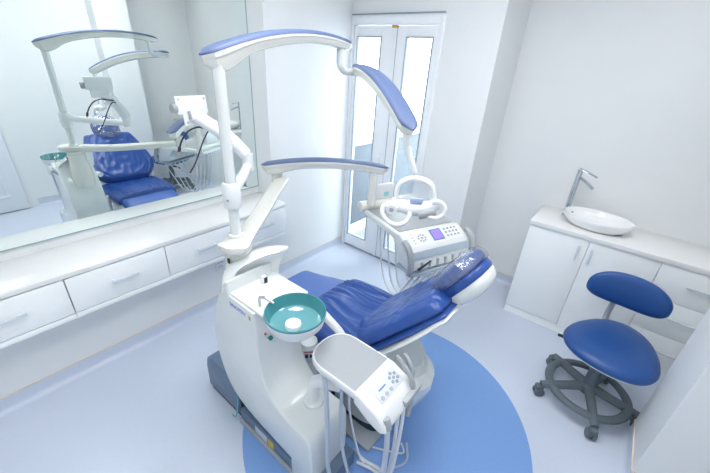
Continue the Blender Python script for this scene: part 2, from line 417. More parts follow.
# ------------------------------------------------------------------ stool
SX, SY = .275, 2.195
st = thing('stool', (SX, SY, 0), 'blue upholstered swivel stool with grey ring base on castors', 'stool')
ring = MB(); loops = []
n = 56
for k in range(n + 1):
    a = 2 * pi * k / n; c = V(SX + .22 * cos(a), SY + .22 * sin(a), .098); er = V(cos(a), sin(a), 0)
    loops.append([c + er * .026 * cos(b) + V(0, 0, .019) * sin(b) for b in [2 * pi * j / 10 for j in range(10)]])
ring.loft(loops, cap=False).build('foot_ring', 'dark_grey', st, weld=True)
for k in range(5):
    a = radians(214 + 72 * k); d = V(cos(a), sin(a), 0); c = V(SX, SY, 0)
    MB().tube([c + d * .03 + V(0, 0, .125), c + d * .12 + V(0, 0, .112), c + d * .22 + V(0, 0, .1), c + d * .285 + V(0, 0, .092)], lambda t: .030 - .007 * t, n=10, flat=.85).build('leg', 'dark_grey', st)
    cs = MB(); e2 = V(-sin(a), cos(a), 0); p = c + d * .29
    mx = frame(p + V(0, 0, .03) - d * .012, e2, V(0, 0, 1), d)
    cs.lathe([(0, -.026), (.028, -.026), (.031, -.022), (.031, -.006), (.024, -.004), (.024, .004), (.031, .006), (.031, .022), (.028, .026), (0, .026)], (0, 0, 0), n=20, mx=frame(p + V(0, 0, .0325) - d * .005, d, V(0, 0, 1), e2))
    cw = cs.build('castor', 'dark_grey', st)
    MB().box(-.022, .022, -.022, .022, .045, .085, .008, mx=frame(p, d, e2, V(0, 0, 1))).build('castor_hood', 'dark_grey', cw)
MB().lathe([(0, .09), (.05, .09), (.05, .135), (.036, .15), (.036, .30), (.028, .305), (.028, .40), (0, .40)], (SX, SY, 0), n=24).build('gas_column', 'dark_grey', st)
# seat: broad rounded triangle
sc = V(.288, 2.195, .025); yaw = radians(-12)
def seat_loop(k, z, g=1.0):
    out = []
    for j in range(64):
        t = 2 * pi * j / 64
        r = .243 * (1 + .05 * cos(3 * (t - pi / 2)) - .02 * cos(2 * t)) * k
        x, y = r * cos(t) * 1.0, r * sin(t) * 1.1
        out.append(sc + V(x * cos(yaw) - y * sin(yaw), x * sin(yaw) + y * cos(yaw), z + g * .012 * (1 - (x * x) / .05)))
    return out
MB().loft([seat_loop(.0 + .001, .475), seat_loop(.4, .476), seat_loop(.7, .472), seat_loop(.88, .464), seat_loop(.97, .45), seat_loop(1.0, .432), seat_loop(.985, .418), seat_loop(.9, .412), seat_loop(.01, .412)]).build('seat', 'leather_stool', st, ang=70)
MB().loft([seat_loop(.001, .411, 1), seat_loop(.93, .411), seat_loop(.93, .4), seat_loop(.5, .385), seat_loop(.001, .385)]).build('seat_pan', 'plastic_white', st, ang=50)
bar = MB().tube([(.255, 2.27, .39), (.235, 2.40, .41), (.225, 2.475, .47), (.225, 2.49, .56), (.23, 2.485, .66)], .014, n=8, flat=1.6)
bar.build('back_bar', 'soft_grey', st)
MB().tube([(.18, 2.18, .385), (.06, 2.20, .39), (.02, 2.205, .385)], .01, n=8, flat=1.6).build('height_lever', 'black', st)
# curved backrest
bk = MB(); bc = V(.268, 2.455, .715)
def bl(k, off):
    out = []
    for j in range(56):
        t = 2 * pi * j / 56; c, s_ = cos(t), sin(t)
        a = .215 * math.copysign(abs(c) ** .8, c) * k; b = .115 * math.copysign(abs(s_) ** .78, s_) * k
        if s_ < 0: b *= .92
        b += -.012 * (a / .2) ** 2 - .0
        a2 = a; curve = .9 * a * a
        out.append(bc + V(a2, -curve + off, b - .03 * a))
    return out
bk.loft([bl(.001, -.028), bl(.6, -.026), bl(.88, -.02), bl(.97, -.008), bl(1, .006), bl(.96, .018), bl(.8, .022), bl(.001, .022)])
bk.build('backrest', 'leather_stool', st, ang=70)

# ------------------------------------------------------------------ dental chair
CY = 1.305
dc = thing('dental_chair', (-.8, CY, 0), 'blue padded dental treatment chair with white shell, standing on the blue floor disc', 'dental chair')
def sl(pts, sub=8):
    return catmull(pts, sub)
def pad(path, hw, th, wr=None, name='pad', material='leather', parent=None, nv=28, rim=3.2, ends=(1, 1), side_drop=.0, sub=10):
    """upholstered pad following a path in the XZ plane; hw(s), th(s) half width and thickness"""
    pts = catmull([V(x, 0, z) for x, z in path], sub); L = [0]
    for i in range(1, len(pts)): L.append(L[-1] + (pts[i] - pts[i - 1]).length)
    tot = L[-1]; m = len(pts); m_ = MB(); top = []; bot = []
    for i, p in enumerate(pts):
        s = L[i] / tot
        d = (pts[min(i + 1, m - 1)] - pts[max(i - 1, 0)]).normalized(); nrm = V(-d.z, 0, d.x)
        if nrm.z < 0 and abs(d.x) > .5: nrm = -nrm
        endk = 1.0
        if ends[0]: endk *= min(1, (max(s, 0) / .07)) ** .45 if s < .07 else 1
        if ends[1]: endk *= min(1, (max(1 - s, 0) / .07)) ** .45 if s > .93 else 1
        rt, rb = [], []
        for j in range(nv + 1):
            t = -1 + 2 * j / nv
            tt = math.copysign(abs(t) ** .85, t)
            prof = max(0, 1 - abs(tt) ** rim) ** (1 / rim) * endk
            w = wr(s, tt) if wr else 0
            y = CY + tt * hw(s)
            h = th(s) * prof
            rt.append(p + V(0, y, 0) + nrm * (h * .75 + w * prof) - V(0, 0, side_drop * tt * tt))
            rb.append(p + V(0, y, 0) - nrm * (h * .25 + .002) - V(0, 0, side_drop * tt * tt))
        top.append(rt); bot.append(rb)
    loops = [a + b[::-1] for a, b in zip(top, bot)]
    m_.loft(loops)
    return m_.build(name, material, parent, ang=80)
# leg rest
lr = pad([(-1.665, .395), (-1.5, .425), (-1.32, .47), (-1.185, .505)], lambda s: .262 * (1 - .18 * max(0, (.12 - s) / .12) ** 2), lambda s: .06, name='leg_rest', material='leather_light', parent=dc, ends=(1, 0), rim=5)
from mathutils import noise
def ridge(x, y, k=0.0):
    v = noise.noise(Vector((x, y, k))); return 1 - abs(v) * 2.2
def seat_wr(s, t):
    f = .45 + math.exp(-((s - .05) / .4) ** 2) + .5 * math.exp(-((s - .95) / .25) ** 2)
    fan = t * (5.2 - 2.2 * s) + .35 * noise.noise(Vector((s * 3, t * 2, 9)))
    fold = ridge(fan, s * 1.1, 1.0) * .011 + ridge(fan * 2.3, s * 1.6, 4.0) * .008
    k = 1 if abs(t) < .70 else .45
    seam = -.012 * math.exp(-((abs(t) - .72) / .03) ** 2) - .01 * math.exp(-(s / .02) ** 2)
    return fold * f * k + seam
seat = pad([(-1.188, .507), (-1.05, .522), (-.9, .52), (-.77, .525), (-.70, .55)], lambda s: .282 + .018 * sin(pi * s), lambda s: .095 - .02 * abs(s - .5), seat_wr, 'seat', 'leather', dc, nv=72, ends=(0, 1), rim=4)
def back_hw(s):
    if s < .33: return .15 + .165 * sin(s / .33 * pi / 2) ** .8
    return .315 - .105 * ((s - .33) / .67) ** 1.5
def back_wr(s, t):
    fold = ridge(t * 3.2 + s * 2.2, s * 5 - t * 1.2, 2.0) * .0055 + ridge(t * 6 - 3 * s, s * 8, 5.0) * .003
    seam = -.010 * math.exp(-((s - .66) / .02) ** 2) - .01 * math.exp(-((abs(t) - .78) / .03) ** 2)
    return fold + seam
HB = V(-.775, 0, .575); HT = V(-.372, 0, 1.008)
bd = (HT - HB).normalized(); bn = V(-bd.z, 0, bd.x)
def along(s, off): p = HB + (HT - HB) * s + bn * off; return (p.x, p.z)
back = pad([along(0, .03), along(.3, .018), (along(.65, .018)), along(1, .014)], back_hw, lambda s: .085, back_wr, 'backrest', 'leather', dc, nv=64, rim=3.4, sub=14)
pad([along(0, -.012), along(.3, -.022), along(.65, -.022), along(1.0, -.016)], lambda s: back_hw(s) * 1.0, lambda s: .05, None, 'back_cushion', 'leather', dc, nv=32, rim=3.0)
# white shell behind the backrest
pad([along(-.03, -.035), along(.3, -.05), along(.65, -.05), along(1.0, -.032)], lambda s: back_hw(s) * .985 + .008, lambda s: .05, None, 'back_shell', 'plastic_white', dc, nv=32, rim=2.6)
# seat shell
pad([(-1.64, .36), (-1.4, .40), (-1.19, .45), (-1.0, .462), (-.8, .462), (-.66, .50)], lambda s: .255 + .02 * sin(pi * s), lambda s: .075, None, 'seat_shell', 'plastic_white', dc, nv=32, rim=3)
# headrest: stalk, shell, cushion and clear cover
HR = V(-.366, CY, 1.06); hd = V(.55, 0, .835).normalized(); hn = V(-hd.z, 0, hd.x); hy = V(0, 1, 0)
def oval(k, off, a, b, e=2.4, cx=0.0, n=48, wob=0.0, bend=0.0):
    out = []
    for j in range(n):
        t = 2 * pi * j / n; c, s_ = cos(t), sin(t)
        x = a * math.copysign(abs(c) ** (2 / e), c) * k; y = b * math.copysign(abs(s_) ** (2 / e), s_) * k
        w = wob * (sin(9 * t + 20 * k) + .6 * sin(17 * t - 31 * k)) 
        out.append(HR + hd * (x + cx) + hy * y + hn * (off + w + bend * (x / a) ** 2))
    return out
hs = MB().loft([oval(.001, -.072, .122, .112), oval(.45, -.07, .122, .112), oval(.75, -.06, .122, .112), oval(.93, -.04, .122, .112), oval(1, -.012, .122, .114), oval(.98, -.002, .122, .114), oval(.001, -.002, .122, .114)]).build('headrest_shell', 'plastic_white', dc, ang=60)
MB().loft([oval(.001, -.004, .126, .118), oval(.97, -.004, .126, .118), oval(1, .006, .127, .12), oval(.99, .026, .127, .12), oval(.93, .036, .127, .12), oval(.001, .04, .127, .12)]).build('headrest_cushion', 'leather', dc, ang=60)
pw = MB().loft([oval(.001, .036, .125, .12), oval(.92, .036, .125, .12), oval(1, .05, .128, .122), oval(.99, .07, .128, .122), oval(.9, .085, .13, .12), oval(.6, .094, .13, .12), oval(.001, .096, .13, .12)]).build('head_pillow', 'leather', dc, ang=60)
cl = []
for i in range(15):
    q = i / 14; k = [.94, 1.03, 1.06, 1.05, 1.02, .97, .9, .82, .72, .62, .5, .38, .26, .14, .01][i]
    off = [.034, .038, .05, .064, .078, .089, .097, .102, .105, .107, .108, .108, .108, .108, .108][i]
    L = oval(k, off, .132, .126, n=64)
    cl.append([p + hn * (.010 * noise.noise(p * 38) * min(1, k * 1.6)) + hy * .006 * noise.noise(p * 45 + V(3, 1, 2)) for p in L])
MB().loft(cl, cap=False).build('clear_cover', 'plastic_film', pw, ang=18)
for dy in (-.045, .045):
    a = V(*[along(.86, -.03)[0], 0, along(.86, -.03)[1]]); b = HR - hd * .02 - hn * .06
    MB().tube([V(a.x, CY + dy, a.z), V(b.x, CY + dy, b.z)], .009, n=8, smooth=False).build('headrest_stalk', 'steel', dc)
for dy in (-.1, .1):
    MB().tube([(-.80, CY + dy, .50), (-.785, CY + dy, .57), (-.75, CY + dy, .64)], .012, n=8).build('hinge_rod', 'steel', dc)
MB().tube([(-1.02, .99, .77), (-.925, .98, .765), (-.87, .98, .745), (-.815, .98, .722), (-.77, .985, .67), (-.755, 1.0, .60), (-.76, 1.04, .50)], lambda t: .024 - .006 * t, n=12, flat=.8).build('armrest', 'plastic_white', dc, ang=60)
# hinge cover, lift housing and base
def ring_loop(cx, cy, ax_, ay, z, e=3.0, n=40, nose=0.0):
    out = []
    for x, y in superloop(ax_, ay, n, e):
        out.append(V(cx + x + (nose * max(0, x / ax_) ** 2 * (1 - abs(y / ay) ** 1.3)), cy + y, z))
    return out
MB().loft([ring_loop(-.745, CY, .20, .165, .472, e=3.6, nose=.05), ring_loop(-.735, CY, .20, .17, .40, e=3.6, nose=.05)]).build('hinge_cover', 'plastic_white', dc, ang=25)
MB().loft([ring_loop(-.765, CY, .24, .17, .425, e=3.4, nose=.06), ring_loop(-.765, CY, .275, .205, .375, e=3.4, nose=.07), ring_loop(-.765, CY, .275, .205, .335, e=3.4, nose=.07), ring_loop(-.765, CY - .01, .255, .215, .22, e=3.2, nose=.055), ring_loop(-.77, CY - .02, .225, .21, .12, e=3.0, nose=.03), ring_loop(-.775, CY - .03, .20, .20, .055, e=3.0, nose=.02)]).build('lift_housing', 'plastic_white', dc, ang=22)
MB().loft([ring_loop(-.78, CY - .03, .2, .2, .012 + .012, e=5), ring_loop(-.78, CY - .03, .195, .195, .055, e=5)]).build('lift_base', 'teal_dark', dc)
MB().box(-.935, -.57, .985, 1.55, .0036, .024, .008).build('base_plate', 'soft_grey', dc)
# small control pedal plate under the seat side
MB().loft([[V(-.50 + .0, 1.075, .46), V(-.425, 1.085, .475), V(-.43, 1.08, .40), V(-.47, 1.075, .33)], [V(-.50, 1.10, .46), V(-.425, 1.105, .475), V(-.43, 1.10, .40), V(-.47, 1.10, .33)]]).build('joint_plate', 'soft_grey', dc)

# ------------------------------------------------------------------ cuspidor unit (column with bowl)
cu = thing('cuspidor_unit', (-1.0, .78, 0), 'curved white cuspidor column with turquoise spit bowl at the side of the chair', 'dental unit')
Y0, Y1 = .645, .895
SH = .915
backp = [(-1.20, .985), (-1.25, .92), (-1.315, .80), (-1.355, .67), (-1.365, .52), (-1.325, .345), (-1.24, .235), (-1.12, .185), (-.95, .160), (-.80, .145)]
frontp = [(-.655, .02), (-.655, .20), (-.665, .355), (-.70, .40), (-.79, .405), (-.885, .435), (-.955, .51), (-.985, .60), (-.995, .70), (-.995, .80), (-1.0, SH - .06), (-1.0, SH - .03), (-1.0, SH)]
poly = spline2(backp, 4) + [(-.80, .02)] + [frontp[0], frontp[1]] + spline2(frontp[1:11], 4)[1:] + frontp[11:] + [(-1.185, SH), (-1.185, .985)]
MB().prism(poly, lambda p, d: V(p[0], d, p[1]), Y0, Y1, bev=.013, seg=3).build('column', 'plastic_white', cu, ang=40)
# shelf tray insert
spoly = [(-1.205, Y0 + .012), (-.957, Y0 + .012)] + [(-.852 + .134 * cos(radians(a)), .745 + .134 * sin(radians(a))) for a in range(216, 124, -8)] + [(-.93, .878), (-.945, .905), (-1.205, .905)]
sh = MB().prism(spoly, lambda p, d: V(p[0], p[1], d), SH - .004, SH + .012, bev=.004).build('shelf', 'plastic_pure', cu)
MB().box(-1.155, -1.13, .80, .822, SH + .012, SH + .05, .003).build('cup_sensor', 'plastic_pure', cu)
MB().box(-1.1305, -1.127, .802, .82, SH + .016, SH + .046, .001).build('sensor_window', 'black', cu)
MB().lathe([(0, SH + .0122), (.045, SH + .0122), (.046, SH + .014), (.043, SH + .0145), (0, SH + .0135)], (-1.085, .82, 0), n=28).build('cup_rest', 'plastic_pure', cu)
# back wall of the niche with the swept hood blade
nb = catmull([V(-1.195, .662, SH), V(-1.20, .74, SH), V(-1.198, .82, SH), V(-1.19, .885, SH), V(-1.165, .915, SH)], 5)
nt_ = catmull([V(-1.205, .652, SH + .02), V(-1.228, .71, 1.005), V(-1.215, .79, 1.038), V(-1.178, .865, 1.054), V(-1.13, .935, 1.06)], 5)
loops = []
for p, q in zip(nb, nt_):
    m1 = p.lerp(q, .35) + V(-.012, 0, 0); m2 = p.lerp(q, .75) + V(-.008, 0, 0); o_ = V(-.018, .004, 0)
    loops.append([p, m1, m2, q, q + o_, m2 + o_, m1 + o_, p + o_])
MB().loft(loops).build('niche_wall', 'plastic_white', cu, ang=60)
hood = MB(); loops = []
HP = [(-1.21, .648, SH + .012), (-1.237, .705, 1.0), (-1.224, .79, 1.037), (-1.187, .868, 1.056), (-1.13, .95, 1.062)]
pts = catmull(HP, 6)
for i, p in enumerate(pts):
    t = i / (len(pts) - 1); w = .016 + .02 * sin(pi * t) + .012 * t; th = .011
    d = (pts[min(i + 1, len(pts) - 1)] - pts[max(i - 1, 0)]).normalized(); sd = V(d.y, -d.x, 0).normalized()
    sc_ = max(.15, min(1, (1 - t) / .12)) ** .5
    loops.append([p + sd * w * sc_ * c + V(0, 0, th * s_) for c, s_ in ((-1, 0), (-.8, .8), (0, 1), (.8, .8), (1, 0), (.8, -.8), (0, -1), (-.8, -.8))])
hood.loft(loops).build('hood_blade', 'plastic_white', cu, ang=50)
MB().lathe([(0, .78), (.075, .78), (.082, .86), (.075, .93), (.064, .985), (.062, .99), (.062, 1.055), (.058, 1.06), (0, 1.06)], (-1.295, .787, 0), n=28).build('neck', 'plastic_cream', cu)
MB().box(-1.285, -1.268, .718, .722, 1.015, 1.04, .001).build('neck_mark', 'black', cu)
# logo on the shelf's near edge
mx = frame(V(-1.18, Y0 - .0006, SH - .045), V(1, 0, 0), V(0, 0, 1), V(0, -1, 0))
text_mesh('SINOPEN', .029, mx, 'logo_lettering', 'print_blue', cu)
MB().box(-1.04, -1.025, Y0 - .0012, Y0, SH - .05, SH - .028, .0003).build('seal_sticker', 'brass', cu)
# bowl
BC = V(-.852, .745, .0); BR = .125; BZ0 = .957
bw_ = MB().lathe([(.0, BZ0 - .095), (.05, BZ0 - .094), (.09, BZ0 - .08), (.115, BZ0 - .05), (.124, BZ0 - .012), (.125, BZ0 - .006), (.1235, BZ0 - .008), (.118, BZ0 - .045), (.095, BZ0 - .076), (0, BZ0 - .08)], BC, n=48).build('bowl', 'plastic_pure', cu, ang=50)
MB().lathe([(.1252, BZ0 - .008), (.127, BZ0 - .002), (.126, BZ0 + .002), (.122, BZ0 + .002), (.1195, BZ0 - .004), (.112, BZ0 - .040), (.105, BZ0 - .052)], BC, n=48, cap=False).build('bowl_rim', 'teal_rim', bw_, ang=60)
MB().lathe([(.1065, BZ0 - .0515), (.09, BZ0 - .062), (.06, BZ0 - .066), (.001, BZ0 - .068)], BC, n=48, cap=False).build('bowl_liner', 'teal_glass', bw_, ang=60)
MB().lathe([(0, -.01), (.034, -.01), (.036, .004), (.032, .012), (.02, .018), (0, .02)], BC + V(.005, -.018, BZ0 - .058), n=28).build('drain_cap', 'ceramic', bw_)
MB().tube([(-1.015, .69, SH + .012), (-1.015, .69, SH + .05), (-1.005, .693, SH + .062), (-.98, .70, SH + .064), (-.945, .71, SH + .05)], .0065, n=10).build('cup_filler_spout', 'steel', cu)
MB().tube([(-1.0, .745, .845), (-.93, .745, .86)], .035, n=20, smooth=False).build('bowl_bracket', 'plastic_white', cu)
bt = MB().lathe([(0, -.004), (.011, -.004), (.011, .006), (0, .006)], (0, 0, 0), n=18, mx=frame(V(-.9905, .715, .745), V(0, 1, 0), V(0, 0, 1), V(1, 0, 0))).build('rinse_button', 'green_led', cu)
MB().lathe([(0, -.004), (.006, -.004), (.006, .005), (0, .005)], (0, 0, 0), n=14, mx=frame(V(-.992, .69, .785), V(0, 1, 0), V(0, 0, 1), V(1, 0, 0))).build('power_button', 'red_print', cu)
# base strip under the column
bsx = MB().box(-1.235, -.60, .655, .90, .0036, .10, .004).build('base_strip', 'box_grey', cu)
MB().box(-1.235, -.58, .640, .655, .0036, .03, .002).build('kick_plate', 'soft_grey', cu)
MB().box(-1.10, -1.0, .6535, .6548, .035, .085).build('rating_plate', 'sticker_white', cu)
MB().box(-.99, -.945, .6535, .6548, .035, .085).build('warning_sticker', 'sticker_yellow', cu)
# grey floor box behind
fb = thing('junction_box', (-1.4, .8, 0), 'dark grey floor box behind the cuspidor column', 'floor box')
bx = MB().prism([(-1.575, .03), (-1.575, .20), (-1.555, .265), (-1.50, .29), (-1.25, .29), (-1.25, .03)], lambda p, d: V(p[0], d, p[1]), .66, .93, bev=.012).build('cover', 'box_grey', fb, ang=40)
MB().box(-1.56, -1.245, .668, .92, .0005, .03, .003).build('foot', 'black', fb)
MB().box(-1.249, -1.236, .67, .92, .0005, .24, .002).build('open_end', 'black', fb)
tag(MB().tube([(-1.243, .655, .19), (-1.232, .638, .12), (-1.243, .63, .06), (-1.27, .632, .03), (-1.295, .637, .014)], .004, n=6).build('cable', 'print_cyan'), 'thin blue cable poking out beside the grey floor box', 'cable')

# ------------------------------------------------------------------ curved arms
def arm(root, p0, p1, arch, w, h, cap_h=.016, name='arm', taper=(.75, .6), side=None, cap=True):
    p0, p1 = Vector(p0), Vector(p1); dh = (p1 - p0); dh.z = 0; dh.normalize(); sd = V(dh.y, -dh.x, 0)
    body, top = [], []; N = 28
    for i in range(N + 1):
        t = i / N; c = p0.lerp(p1, t) + V(0, 0, arch * 4 * t * (1 - t))
        d = (p1 - p0) + V(0, 0, arch * 4 * (1 - 2 * t)); d.normalize(); up = sd.cross(d); up = up if up.z > 0 else -up
        r0 = min(1, t / .06); r1 = min(1, (1 - t) / .06)
        rd = sqrt(max(.03, 1 - (1 - min(r0, r1)) ** 2))
        ww = w * .5 * (taper[0] + (taper[1] - taper[0]) * t + (1 - max(taper)) * sin(pi * t)) * rd
        hh = h(t) * (.35 + .65 * rd)
        body.append([c + sd * a * ww + up * b * hh for a, b in ((-1, 0), (-1.0, -.22), (-.90, -.30), (-.86, -.5), (-.72, -.88), (-.4, -1), (.4, -1), (.72, -.88), (.86, -.5), (.90, -.30), (1.0, -.22), (1, 0))])
        ch = cap_h * (.3 + .7 * rd)
        top.append([c + up * .001 + sd * a * ww + up * b * ch for a, b in ((-1.0, 0), (-.93, .5), (-.72, .85), (-.3, 1), (.3, 1), (.72, .85), (.93, .5), (1.0, 0))])
    b = MB().loft(body).build(name, 'plastic_cream', root, ang=28)
    if cap: MB().loft(top).build('blue_cover', 'cap_blue', b, ang=50)
    return b

PX, PY = -1.300, .787
ol = thing('operating_light', (PX, PY, 1.12), 'surgical lamp hanging from two tall jointed arms with blue covers', 'dental lamp')
MB().lathe([(0, 1.118), (.034, 1.118), (.034, 1.135), (.023, 1.14), (.023, 1.845), (0, 1.845)], (PX, PY, 0), n=24).build('post', 'plastic_white', ol)
arm(ol, (-1.308, .728, 1.868), (-1.338, 1.60, 1.957), .062, .105, lambda t: .05 - .018 * t + .03 * math.exp(-((t - .08) / .10) ** 2), name='upper_arm', taper=(.8, .55))
MB().tube([(-1.336, 1.515, 1.95), (-1.336, 1.515, 1.885), (-1.337, 1.525, 1.855), (-1.34, 1.565, 1.832), (-1.345, 1.64, 1.828)], .0185, n=12).build('swivel_hook', 'plastic_white', ol)
arm(ol, (-1.36, 1.672, 1.852), (-.685, 1.215, 1.655), .062, .095, lambda t: .042 + .008 * sin(pi * t), name='forearm', taper=(.6, .8))
MB().tube([(-.722, 1.238, 1.655), (-.718, 1.24, 1.60), (-.71, 1.243, 1.575), (-.667, 1.25, 1.485)], lambda t: .018 - .005 * t, n=12).build('lamp_drop_tube', 'plastic_white', ol)
# lamp head in its own frame
LC = V(-.652, 1.25, 1.357); lx = V(.887, .46, .06).normalized(); ly = V(-.46, .887, 0).normalized(); lz = lx.cross(ly)
def LP(a, b, c): return LC + (lx * a + lz * b + ly * c) * .86      # right, up, away
hd_ = MB().tube([LP(-.135, -.028, 0), LP(-.07, -.022, .005), LP(0, -.03, 0), LP(.07, -.02, .005), LP(.12, 0, .01)], lambda t: .02 + .012 * sin(pi * t), n=16, flat=1.0).build('lamp_body', 'plastic_pure', ol, ang=60)
MB().tube([LP(-.085, -.02, .02), LP(-.09, .04, .02), LP(-.075, .09, .02), LP(-.03, .117, .02), LP(.03, .117, .02), LP(.078, .09, .02), LP(.095, .04, .02), LP(.095, -.01, .02)], .010, n=10, flat=1.5).build('yoke', 'plastic_pure', ol, ang=60)
MB().grid(lambda u, v: LP(-.075 + .15 * u, -.01 + .105 * v, .045 + .03 * sin(pi * u)), 10, 8).build('splash_visor', 'visor', ol)
MB().box(-.012, .04, -.014, .008, -.012, .004, .004, mx=frame(LP(-.005, .022, -.012), lx, lz, ly)).build('lamp_window', 'lamp_lens', ol)
MB().tube([LP(-.115, -.03, -.02), LP(-.145, -.012, -.035), LP(-.15, -.045, -.05), LP(-.12, -.085, -.06), LP(-.075, -.1, -.06), LP(-.03, -.085, -.05), LP(-.015, -.045, -.03), LP(-.03, -.02, -.01)], .0105, n=10).build('handle', 'plastic_pure', ol, ang=60)
MB().tube([LP(.09, .015, -.01), LP(.125, .02, -.02), LP(.15, 0, -.03), LP(.148, -.035, -.035), LP(.118, -.058, -.035), LP(.08, -.055, -.03), LP(.05, -.035, -.01)], .009, n=10).build('handle', 'plastic_pure', ol, ang=60)
MB().lathe([(0, 0), (.022, 0), (.026, .02), (.022, .04), (0, .04)], (0, 0, 0), n=20, mx=frame(LP(-.105, -.025, -.055), lx, lz, ly)).build('pivot_knob', 'plastic_pure', ol)
MB().lathe([(0, -.002), (.010, -.002), (.010, .001), (0, .001)], (0, 0, 0), n=14, mx=frame(LP(-.105, -.025, -.0555), lx, lz, ly)).build('knob_mark', 'soft_grey', ol)
MB().tube([LP(.03, -.055, -.02), LP(.06, -.045, -.02), LP(.105, -.03, -.01)], .02, n=12).build('reflector', 'tray_grey', ol)

# ------------------------------------------------------------------ instrument table: swing arm, boom, console
it = thing('instrument_table', (-1.3, .9, 1.06), 'dentist\'s instrument table with control panel on a boom over the chair', 'instrument table')
FE = V(-1.765, 1.46, 1.145)
loops = []
sp = catmull([V(-1.222, .70, 1.105), V(-1.278, .785, 1.10), V(-1.43, 1.0, 1.10), V(-1.60, 1.23, 1.12), V(-1.79, 1.495, 1.145)], 8)
for i, c in enumerate(sp):
    t = i / (len(sp) - 1); fd = (sp[min(i + 1, len(sp) - 1)] - sp[max(i - 1, 0)]).normalized(); fs = V(fd.y, -fd.x, 0).normalized()
    rd = sqrt(max(.03, 1 - (1 - min(1, t / .16)) ** 2)) * sqrt(max(.05, 1 - (1 - min(1, (1 - t) / .06)) ** 2))
    w = (.045 + .040 * max(0, 1 - t / .5) ** 1.3) * rd; h_ = .052 * (.5 + .5 * rd)
    loops.append([c + fs * a * w + V(0, 0, b * h_) for a, b in ((-1, .30), (-.85, .45), (0, .5), (.85, .45), (1, .30), (.92, -.1), (.7, -.42), (.3, -.5), (-.3, -.5), (-.7, -.42), (-.92, -.1))])
MB().loft(loops).build('swing_arm', 'plastic_cream', it, ang=40)
MB().lathe([(0, 1.0605), (.058, 1.0605), (.06, 1.075), (.06, 1.08), (0, 1.08)], (-1.295, .787, 0), n=28).build('pivot_collar', 'plastic_cream', it)
MB().lathe([(0, 1.115), (.036, 1.115), (.038, 1.12), (.036, 1.21), (0, 1.21)], (FE.x - .03, FE.y - .02, 0), n=22).build('boom_pivot', 'plastic_cream', it)
arm(it, (-1.835, 1.345, 1.248), (-1.232, 1.93, 1.255), .042, .10, lambda t: .05 + .018 * math.exp(-((t - .1) / .12) ** 2), name='boom', taper=(.85, .7), cap_h=.013)
tu = V(.925, -.38, 0).normalized(); tv = V(.38, .925, 0).normalized(); TB = V(-1.375, 1.855, 0)
def TP(u, v, z): return TB + tu * u + tv * v + V(0, 0, z)
MB().tube([(-1.305, 1.865, 1.225), (-1.305, 1.865, .99)], .029, n=18, smooth=False).build('drop_post', 'plastic_cream', it)
MB().tube([TP(.02, -.03, .968), TP(.02, .20, .968), TP(.02, .44, .968)], .036, n=18, smooth=False).build('support_tube', 'plastic_cream', it)
TW = .485
prof = [(-.0, .905), (-.0, .938), (.02, .946), (.44, .944), (.46, .95), (.475, .95), (.575, .897), (.592, .877), (.602, .854), (.624, .768), (.608, .745), (.48, .765), (.44, .85), (.40, .895)]
MB().prism(prof, lambda p, d: TP(p[0], d, p[1]), 0, TW, bev=.012).build('console', 'plastic_white', it, ang=35)
MB().box(.03, .435, .025, TW - .025, .9435, .949, .002, mx=frame(TB, tu, tv, V(0, 0, 1))).build('tray_mat', 'tray_grey', it)
# sloped control panel frame
q0 = TP(.479, 0, .9485); qd = (TP(.575, 0, .8975) - q0); ql = qd.length; qd.normalize(); qn = tv.cross(qd) * -1
if qn.z < 0: qn = -qn
def QM(): return frame(q0, tv, qd, qn)
cp = MB().box(.03, TW - .03, .004, ql - .004, .0, .0025, .001, mx=QM()).build('control_panel', 'plastic_pure', it)
sc2 = MB().box(.212, .302, .006, ql - .018, .0025, .005, .001, mx=QM()).build('screen_bezel', 'box_grey', cp)
MB().box(.222, .292, .014, ql - .026, .005, .0062, mx=QM()).build('screen', 'screen', cp)
for k in range(8):
    a = 2 * pi * k / 8
    MB().box(.135 + .026 * cos(a) - .006, .135 + .026 * cos(a) + .006, ql * .48 + .024 * sin(a) - .006, ql * .48 + .024 * sin(a) + .006, .0025, .0042, .001, mx=QM()).build('panel_key', 'print_grey', cp)
MB().box(.127, .143, ql * .48 - .008, ql * .48 + .008, .0025, .0042, .001, mx=QM()).build('panel_key', 'print_grey', cp)
for i in range(4):
    MB().box(.064, .072, .012 + .022 * i, .02 + .022 * i, .0025, .0042, .001, mx=QM()).build('panel_key', 'print_grey', cp)
for i in range(4):
    for j in range(3):
        MB().box(.328 + .03 * i, .344 + .03 * i, .012 + .027 * j, .026 + .027 * j, .0025, .0042, .001, mx=QM()).build('panel_key', 'print_grey', cp)
